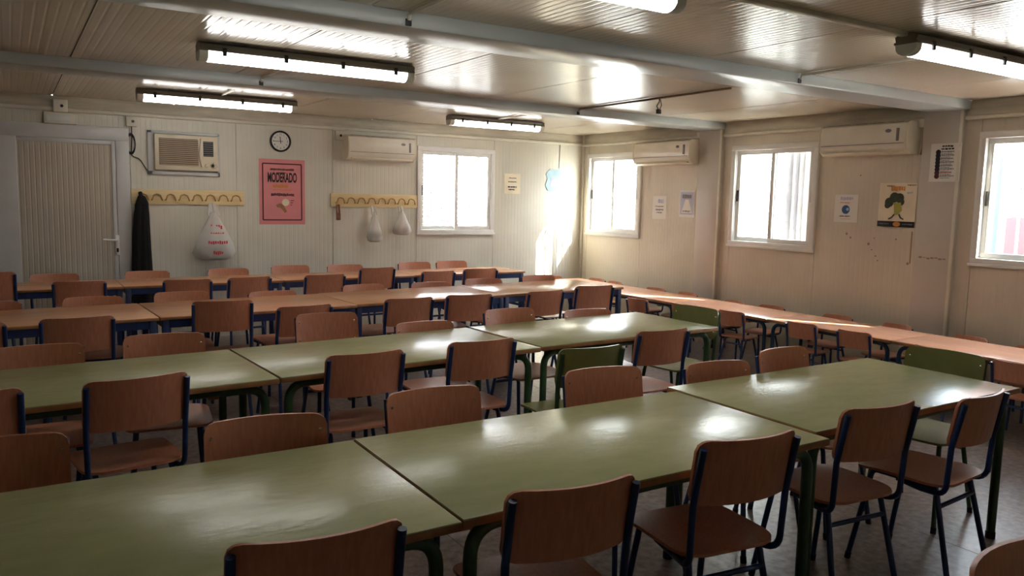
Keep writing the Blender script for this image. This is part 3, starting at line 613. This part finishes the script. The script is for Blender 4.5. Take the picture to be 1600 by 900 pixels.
MB().lathe([(a*0.2, 0), (a*0.2, 0.0012)], 20, Matrix.Translation((0.01, -0.0066, -b*0.87)) @ Matrix.Rotation(PI/2, 4, 'X') @ Matrix.Scale(0.6, 4, (0, 1, 0))).build('footer_emblem', M['orangeink'], e)
bars(e, M['greyink'], -a*0.9, -a*0.35, -b*0.9, -b*0.83, 5, y=-0.008); bars(e, M['greyink'], a*0.35, a*0.9, -b*0.9, -b*0.83, 5, y=-0.008)
for k, (u, v, r_) in enumerate([(-0.42, 0.12, 0.24), (-0.15, 0.34, 0.26), (0.12, 0.32, 0.24), (-0.5, -0.02, 0.16), (0.22, 0.14, 0.18)]):
    MB().lathe([(a*r_, 0), (a*r_, 0.0012)], 14, Matrix.Translation((u*a, -0.0064-0.0006*k, v*b)) @ Matrix.Rotation(PI/2, 4, 'X')).build('floret', M['broc'], e)
MB().prism([(-a*0.16, b*0.08), (a*0.22, b*0.12), (a*0.3, -b*0.25), (a*0.05, -b*0.45), (-a*0.1, -b*0.42)], 'Y', -0.0105, -0.0092).build('stalk', M['stem'], e)
for u0, u1 in ((-0.1, -0.4), (0.15, 0.4)): MB().tube([(u0*a, -0.007, -b*0.42), (u1*a*0.6, -0.007, -b*0.58), (u1*a, -0.007, -b*0.64)], 0.006, seg=6).build('root', M['ink'], e)
bars(e, M['orangeink'], -a*0.35, a*0.4, b*0.62, b*0.86, 5, name='heading'); bars(e, M['stain'], -a*0.6, -a*0.2, b*0.82, b*0.9, 3, name='heading'); bars(e, M['lilac'], a*0.5, a*0.8, b*0.5, b*0.62, 2); bars(e, M['ink'], a*0.5, a*0.95, b*0.88, b*0.92, 3)
e, a, b = rsheet('rules_notice', (1456, 225), (1499, 284), M['paper'], 'white printed rules notice with dark icon column on pillar', 'notice', X=XR-0.05)
bars(e, M['ink'], -a*0.25, a*0.5, b*0.8, b*0.9, 3, name='heading'); bars(e, M['ink'], -a*0.3, a*0.55, b*0.66, b*0.76, 3, name='heading')
for k in range(8): 
    MB().lathe([(0.022, 0), (0.022, 0.0014)], 10, Matrix.Translation((-a*0.48, -0.0062, b*0.55-k*b*0.18)) @ Matrix.Rotation(PI/2, 4, 'X')).build('icon', M['maroon'] if k > 5 else M['ink'], e); bars(e, M['redink'] if k == 6 else M['greyink'], -a*0.28, a*(0.55+0.1*math.sin(k*3)), b*0.53-k*b*0.18, b*0.6-k*b*0.18, 5)
for k in range(8): bars(e, M['greyink'], -a*0.28, a*(0.35+0.1*math.cos(k*2)), b*0.44-k*b*0.18, b*0.48-k*b*0.18, 4)

# ================================================================== TABLES
def tube_table(L_, D, H_, top, tubem, r, t=0.026, inset=0.05, R=0.13):
    """origin: near-left corner on the floor; +X along the length, +Y across"""
    e = empty('table')
    MB().bevbox(0.002, L_-0.002, 0.002, D-0.002, H_-0.006, H_, 0.002).build('tabletop', top, e)
    MB().bevbox(0, L_, 0, D, H_-t, H_-0.004, 0.003).build('edge_band', M['woodedge'], e)
    zt = H_-t-r
    for y in (inset, D-inset):
        for s in (0, 1):
            x = inset if s == 0 else L_-inset; d_ = 1 if s == 0 else -1
            lg = MB().tube([(x, y, 0.012), (x, y, zt), (x+d_*(R+0.06), y, zt)], r, bend=R, seg=12, bseg=8).build('leg', tubem, e)
            MB().lathe([(r*0.9, 0), (r*1.12, 0.0), (r*1.12, 0.03), (r, 0.034)], 12, Matrix.Translation((x, y, 0))).build('foot_cap', M['cap'], lg)
        MB().tube([(inset+R+0.05, y, zt), (L_-inset-R-0.05, y, zt)], r*0.82, seg=10).build('long_rail', tubem, e)
    for x in (inset+R*0.7, L_-inset-R*0.7): MB().box(x-0.012, x+0.012, inset, D-inset, zt-0.02, zt+0.015).build('cross_rail', tubem, e)
    for x in (0.25, L_-0.29): MB().box(x, x+0.04, 0.06, D-0.06, H_-t-0.05, H_-t).build('top_batten', M['woodedge'], e)
    return e
def apron_table(L_, D, H_, top):
    e = empty('table'); t = 0.022
    MB().bevbox(0.002, L_-0.002, 0.002, D-0.002, H_-0.006, H_, 0.002).build('tabletop', top, e)
    MB().bevbox(0, L_, 0, D, H_-t, H_-0.004, 0.003).build('edge_band', M['woodedge'], e)
    i = 0.035
    for y in (i, D-i): MB().box(i, L_-i, y-0.0125, y+0.0125, H_-t-0.055, H_-t).build('apron', M['navy'], e)
    for x in (i, L_-i): MB().box(x-0.0125, x+0.0125, i, D-i, H_-t-0.055, H_-t).build('apron', M['navy'], e)
    for x in (i, L_-i):
        for y in (i, D-i):
            lg = MB().bevbox(x-0.02, x+0.02, y-0.02, y+0.02, 0.01, H_-t, 0.003).build('leg', M['navy'], e)
            MB().box(x-0.022, x+0.022, y-0.022, y+0.022, 0, 0.03).build('foot_cap', M['cap'], lg)
    for x in (i, L_-i): MB().box(x-0.01, x+0.01, i, D-i, 0.33, 0.36).build('stretcher', M['navy'], e)
    return e
TH, TL, TD = 0.735, 1.484, 0.785
proto = {}
def place(kind, maker, x, y, rz, label, cat='table', group=None):
    if kind not in proto: proto[kind] = o = maker()
    else: o = copy_tree(proto[kind])
    o.location = (x, y, 0); o.rotation_euler = (0, 0, rz); tag(o, label, cat, group); return o
mk_g = lambda: tube_table(TL, TD, TH, M['greentop'], M['greentube'], 0.02)
g1 = 'outer green tables'; g2 = 'inner green tables'
def corner_place(nl, nr, label, group):      # near-left, near-right corners
    v = Vector(nr)-Vector(nl); a = math.atan2(v.y, v.x); place('green', mk_g, nl[0], nl[1], a, label, group=group)
corner_place((-0.535, 1.712), (0.95, 1.706), 'green-topped table farthest from the windows in the outer green row', g1)
corner_place((0.955, 1.716), (2.44, 1.706), 'green-topped table in the middle of the outer green row', g1)
corner_place((2.463, 1.782), (3.945, 1.782), 'green-topped table at window end of the outer green row', g1)
corner_place((-0.486, 3.415), (0.996, 3.50), 'green-topped table farthest from the windows in inner green row', g2)
corner_place((1.005, 3.51), (2.49, 3.60), 'green-topped table in the middle of the inner green row', g2)
corner_place((2.505, 3.615), (3.985, 3.69), 'green-topped table at window end of inner green row', g2)
mk_o = lambda: apron_table(1.388, 0.78, TH, M['orangetop'])
mk_o4 = lambda: apron_table(1.388, 0.62, TH, M['orangetop'])
on = ['fourth', 'third', 'second', 'first']
for k in range(4):
    ys = [5.515, 5.572, 5.68, 5.78][k]
    place('orange', mk_o, -0.585+1.394*k, ys, [0.042, 0.045, 0.05, 0.045][k], 'wood-topped navy table, %s from the window end of inner wooden row' % on[k], group='inner wooden tables')
for k in range(4):
    place('orange4', mk_o4, -0.585+1.394*k, [7.5, 7.52, 7.54, 7.56][k], 0.012, 'wood-topped navy table, %s from the window end of row along clock wall' % on[k], group='wooden tables along clock wall')
KH = 0.52
mk_k = lambda: tube_table(1.212, 0.62, KH, M['kidtop'], M['kidtube'], 0.017, R=0.11, inset=0.045)
for k in range(5):
    y1 = 2.365+1.218*(k+1)-0.003
    place('kid', mk_k, 5.80, y1, -PI/2, 'low beech-topped table, %s from clock wall in window row' % ['fifth', 'fourth', 'third', 'second', 'first'][k], group='low tables along the windows')
# ================================================================== CHAIRS
def chair(W, S, board, tubem, fine=True):
    """front = +Y, origin on floor under the seat centre. S scales heights and depths"""
    e = empty('chair'); r = 0.0115*(0.85 if S < 0.9 else 1)
    zs, zt, zb = 0.45*S, 0.82*S, 0.612*S; hw = W/2; rc = 0.035
    xs = [-hw, -hw+0.006, -hw+0.018, -hw+0.035]+[-hw+0.035+(W-0.07)*i/8 for i in range(1, 8)]+[hw-0.035, hw-0.018, hw-0.006, hw]
    def cor(x):
        d_ = max(0.0, abs(x)-(hw-rc)); return rc-math.sqrt(max(0, rc*rc-d_*d_))
    back = lambda x, v: (x, -0.178*S-0.048*(1-(x/hw)**2)-(v-zb)*0.16, v)
    b = MB().sheet(xs, lambda x: zb+cor(x), lambda x: zt-cor(x), 4, back, (0, -0.011, 0)).build('backrest', board, e)
    if fine:
        for s in (-1, 1):
            for v in (zb+0.05, zt-0.05):
                p = Vector(back(s*(hw-0.022), v)); MB().lathe([(0.0065, 0), (0.006, 0.002), (0.003, 0.0035)], 8, Matrix.Translation(p) @ Matrix.Rotation(-PI/2, 4, 'X')).build('rivet', M['rivet'], b)
    sd = 0.195*S; rs = 0.09*S
    def scor(x, k):
        d_ = max(0.0, abs(x)-(hw-k)); return k-math.sqrt(max(0, k*k-d_*d_))
    MB().sheet(xs, lambda x: -sd+scor(x, rs), lambda x: sd-scor(x, 0.05), 6, lambda x, v: (x, v, zs-0.012*max(0, v/sd)**3-0.010*math.cos(x/hw*PI/2)*math.cos(v/sd*PI/2)), (0, 0, -0.011)).build('seat', board, e)
    xr = hw-0.01
    for s in (-1, 1):
        MB().tube([(s*xr, -0.178*S-0.030-(zt-0.02-zb)*0.16, zt-0.022), (s*xr, -0.178*S-0.022, zb), (s*(xr-0.004), -0.19*S, zs-0.035*S), (s*(xr-0.03), -0.08*S, zs-0.045*S), (s*(xr-0.03), 0.02*S, zs-0.03)], r, bend=0.055*S, seg=10).build('upright', tubem, e)
        xi = hw-0.052
        MB().tube([(s*xi, -0.12*S, zs-0.026), (s*xi, 0.12*S, zs-0.026)], r, seg=10).build('seat_rail', tubem, e)
        for d_, fy in ((1, 0.205*S), (-1, -0.235*S)):
            lg = MB().tube([(s*xi, d_*0.08*S, zs-0.026), (s*xi, d_*0.135*S, zs-0.026), (s*(xi+0.032), fy, 0.006)], r, bend=0.045*S, seg=10).build('leg', tubem, e)
            if fine: MB().tube([(s*(xi+0.031), fy-d_*0.0045, 0.03), (s*(xi+0.032), fy, 0.0)], r*1.18, seg=8).build('foot_cap', M['cap'], lg)
    zst = zs-0.1*S
    MB().tube([(-(xi+0.006), -0.155*S, zst), (xi+0.006, -0.155*S, zst)], r*0.85, seg=8).build('stretcher', tubem, e)
    MB().tube([(-xi, 0.09*S, zs-0.026), (xi, 0.09*S, zs-0.026)], r*0.85, seg=8).build('stretcher', tubem, e)
    return e
CW, CT = 0.392, 0.82
BACKY = -0.178-0.034*0.5-(0.82-0.612)*0.16      # local y of the middle of the backrest's top edge
cproto = {}
def row_edges(rowname, x):      # near and far table edges (or room side / window side) of a row at x
    if rowname == 'R1': n = 1.714 if x < 2.45 else 1.782; return n, n+TD
    if rowname == 'R2':
        n = 3.415+(x+0.486)*0.0574 if x < 1.0 else (3.51+(x-1.005)*0.0606 if x < 2.5 else 3.615+(x-2.505)*0.0507); return n, n+TD
    if rowname == 'R3':
        k = max(0, min(3, int((x+0.585)//1.394))); n = [5.515, 5.572, 5.68, 5.78][k]+[0.042, 0.045, 0.05, 0.045][k]*(x+0.585-1.394*k); return n, n+0.78
    if rowname == 'R4':
        k = max(0, min(3, int((x+0.585)//1.394))); n = [7.5, 7.52, 7.54, 7.56][k]+0.012*(x+0.585-1.394*k); return n, n+0.62
    return 5.80, 6.42
def put_chair(kind, p0, p1, face, label, group, rowname=None):
    """p0,p1: left/right (or far/near) ends of the backrest top edge on the photo; face: direction angle the sitter faces"""
    kid = kind == 'kid'; S = 0.67 if kid else 1.0; zt = CT*S
    if kind not in cproto:
        cproto[kind] = o = {'brown': lambda: chair(CW, 1, M['wood'], M['navy']), 'far': lambda: chair(CW, 1, M['wood'], M['navy'], False), 'green': lambda: chair(CW, 1, M['greenwood'], M['greentube']), 'kid': lambda: chair(0.29, 0.67, M['wood'], M['navy'], False)}[kind]()
    else: o = copy_tree(cproto[kind])
    a = flat(*p0, zt) if p0 else None; b = flat(*p1, zt) if p1 else None
    w = 0.29 if kid else CW
    if a is None or b is None:
        q = b if a is None else a; sx = 1 if a is not None else -1; dev = 0
        ax = Vector((math.sin(face), -math.cos(face), 0))       # sitter's right
        mid = q + Vector((1, 0, 0))*sx*w/2; ang = face
    else:
        mid = (a+b)/2; d_ = b-a; ang = face; dev = 0
        dv = Vector((math.cos(face-PI/2), math.sin(face-PI/2), 0)); 
        if d_.dot(dv) < 0: d_ = -d_
        dev = math.atan2(dv.x*d_.y-dv.y*d_.x, dv.dot(d_)); dev = max(-0.13, min(0.13, dev)); ang = face+dev
    if rowname:                       # backrests stay clear of the table edge: slide along the sight line, chair a little taller or lower
        gap = (0.062 if kid else (0.14 if rowname == 'R4' else 0.072))+0.2*abs(dev); lo, hi = row_edges(rowname, mid.x); ax = 0 if rowname == 'RW' else 1
        toward = math.sin(face) if ax == 1 else math.cos(face)
        k = 1.0
        if toward > 0.5 and mid[ax] > lo-gap: k = (lo-gap)/mid[ax]
        if toward < -0.5 and mid[ax] < hi+gap: k = (hi+gap)/mid[ax]
        if k != 1.0: o.scale = (1, 1, max(0.9, min(1.1, (EYE-(EYE-zt)*k)/zt))); mid = Vector((mid.x*k, mid.y*k, zt))
        else: o.scale = (1, 1, 1)
    by = -0.178*S-0.024-(CT-0.612)*S*0.16
    f = Vector((math.cos(ang), math.sin(ang), 0)); c = mid - f*by
    o.location = (c.x, c.y, 0); o.rotation_euler = (0, 0, ang-PI/2); tag(o, label, 'chair', group); return o
UP, DN, RT, LT = PI/2, -PI/2, 0.0, PI
ORD = ['first', 'second', 'third', 'fourth', 'fifth', 'sixth', 'seventh', 'eighth', 'ninth', 'tenth', 'eleventh']
def row(kind, face, L_, fmt, group, rn, y=None):
    for i, (a, b) in enumerate(reversed(L_)):
        o = put_chair(kind, a, b, face, fmt % ORD[i], group, rn)
        if y is not None: o.location.y = y(o.location)
N_ = None
row('brown', UP, [((371, 852), (618, 812)), ((808, 768), (988, 742)), ((1104, 690), (1242, 672)), ((1325, 640), (1434, 625)), ((1505, 625), (1576, 605))], 'brown plywood chair facing clock wall, %s from window end of outer green row', 'chairs of outer green row', 'R1')
row('brown', DN, [(N_, (107, 673)), ((327, 660), (512, 643)), ((600, 616), (746, 600)), ((876, 580), (1001, 571)), ((1075, 570), (1160, 562)), ((1184, 550), (1254, 540))], 'brown plywood chair backing clock wall, %s from window end of outer green row', 'chairs of outer green row', 'R1')
row('brown', UP, [(N_, (35, 605)), ((128, 600), (297, 578)), ((512, 556), (632, 545)), ((705, 535), (805, 527)), ((1003, 518), (1073, 512))], 'brown plywood chair facing clock wall, %s from window end of inner green row', 'chairs of inner green row', 'R2')
row('brown', DN, [(N_, (131, 535)), ((195, 525), (317, 519)), ((460, 492), (557, 487)), ((633, 505), (712, 500)), ((755, 485), (832, 480)), ((882, 485), (950, 482))], 'brown plywood chair backing clock wall, %s from window end of inner green row', 'chairs of inner green row', 'R2')
put_chair('green', (885, 545), (968, 538), UP, 'green chair tucked under inner green row, facing clock wall', 'green chairs', 'R2')
put_chair('green', (1425, 540), (1537, 556), LT, 'green chair at the window end of the outer green row', 'green chairs')
put_chair('green', (1060, 475), (1122, 484), LT, 'green chair at the window end of the inner green row', 'green chairs')
put_chair('brown', (1503, 893), N_, DN, 'lone brown plywood chair behind the outer green row, facing away from clock wall', 'lone chair')
row('far', UP, [(N_, (10, 503)), ((58, 499), (182, 492)), ((300, 471), (395, 468)), ((433, 480), (520, 474)), ((590, 468), (666, 464)), ((700, 461), (769, 459)), ((826, 456), (882, 452)), ((900, 447), (960, 445))], 'brown plywood chair facing clock wall, %s from window end of inner wooden row', 'chairs of inner wooden row', 'R3')
row('far', DN, [(N_, (36, 470)), ((99, 465), (192, 463)), ((240, 457), (327, 455)), ((384, 457), (464, 453)), ((533, 446), (600, 443)), ((640, 442), (704, 440)), ((725, 436), (783, 435)), ((813, 431), (866, 429))], 'brown plywood chair backing clock wall, %s from window end of inner wooden row', 'chairs of inner wooden row', 'R3')
row('far', UP, [(N_, (19, 421)), ((84, 440), (163, 438)), ((257, 437), (329, 436)), ((357, 434), (424, 431)), ((472, 430), (533, 428)), ((562, 419), (618, 417)), ((655, 423), (704, 421)), ((726, 420), (777, 419))], 'brown plywood chair facing clock wall, %s from window end of row along it', 'chairs of row along clock wall', 'R4')
row('far', DN, [((45, 429), (124, 427)), ((195, 424), (265, 423)), ((325, 420), (388, 419)), ((422, 415), (484, 414)), ((512, 414), (565, 413)), ((621, 410), (672, 409)), ((681, 408), (728, 407))], 'brown plywood chair backing clock wall, %s from window end of row along it', 'chairs of row along clock wall', 'R4')
put_chair('kid', (860, 431.5), (885, 430.5), DN, 'small brown chair standing by clock wall near sunlit corner', 'small chairs of window row')
row('kid', RT, [((1566, 563), (1622, 572)), ((1424, 536), (1487, 548)), ((1307, 513), (1361, 521)), ((1227, 501), (1276, 507)), ((1123, 483), (1161, 488)), ((1048, 472), (1078, 477)), ((982, 465), (1007, 467.5))], 'small brown chair facing windows, %s from clock wall in the low window row', 'small chairs of window row', 'RW')
row('kid', LT, [((1590, 538), (1650, 549)), ((1487, 520), (1552, 532)), ((1380, 502), (1430, 512)), ((1285, 489), (1336, 496)), ((1187, 475), (1227, 480)), ((1120, 465), (1155, 471)), ((1063, 455), (1089, 459)), ((998, 446), (1030, 450)), ((951, 438), (975, 442)), ((925, 434), (943, 436))], 'small brown chair backing onto windows, %s from clock wall in the low window row', 'small chairs of window row', 'RW')
# keep seats and chair legs clear of the table legs they stand next to
for nm, dx, dy in [('chair.009', -0.014, 0), ('chair.018', -0.045, 0.01), ('chair.029', 0.062, 0), ('chair.043', 0, -0.09), ('chair.045', 0.035, 0), ('chair.057', -0.105, 0), ('chair.064', 0, 0.035), ('chair.067', 0, -0.135), ('chair.069', 0, -0.11)]:
    o = bpy.data.objects[nm]; o.location.x += dx; o.location.y += dy
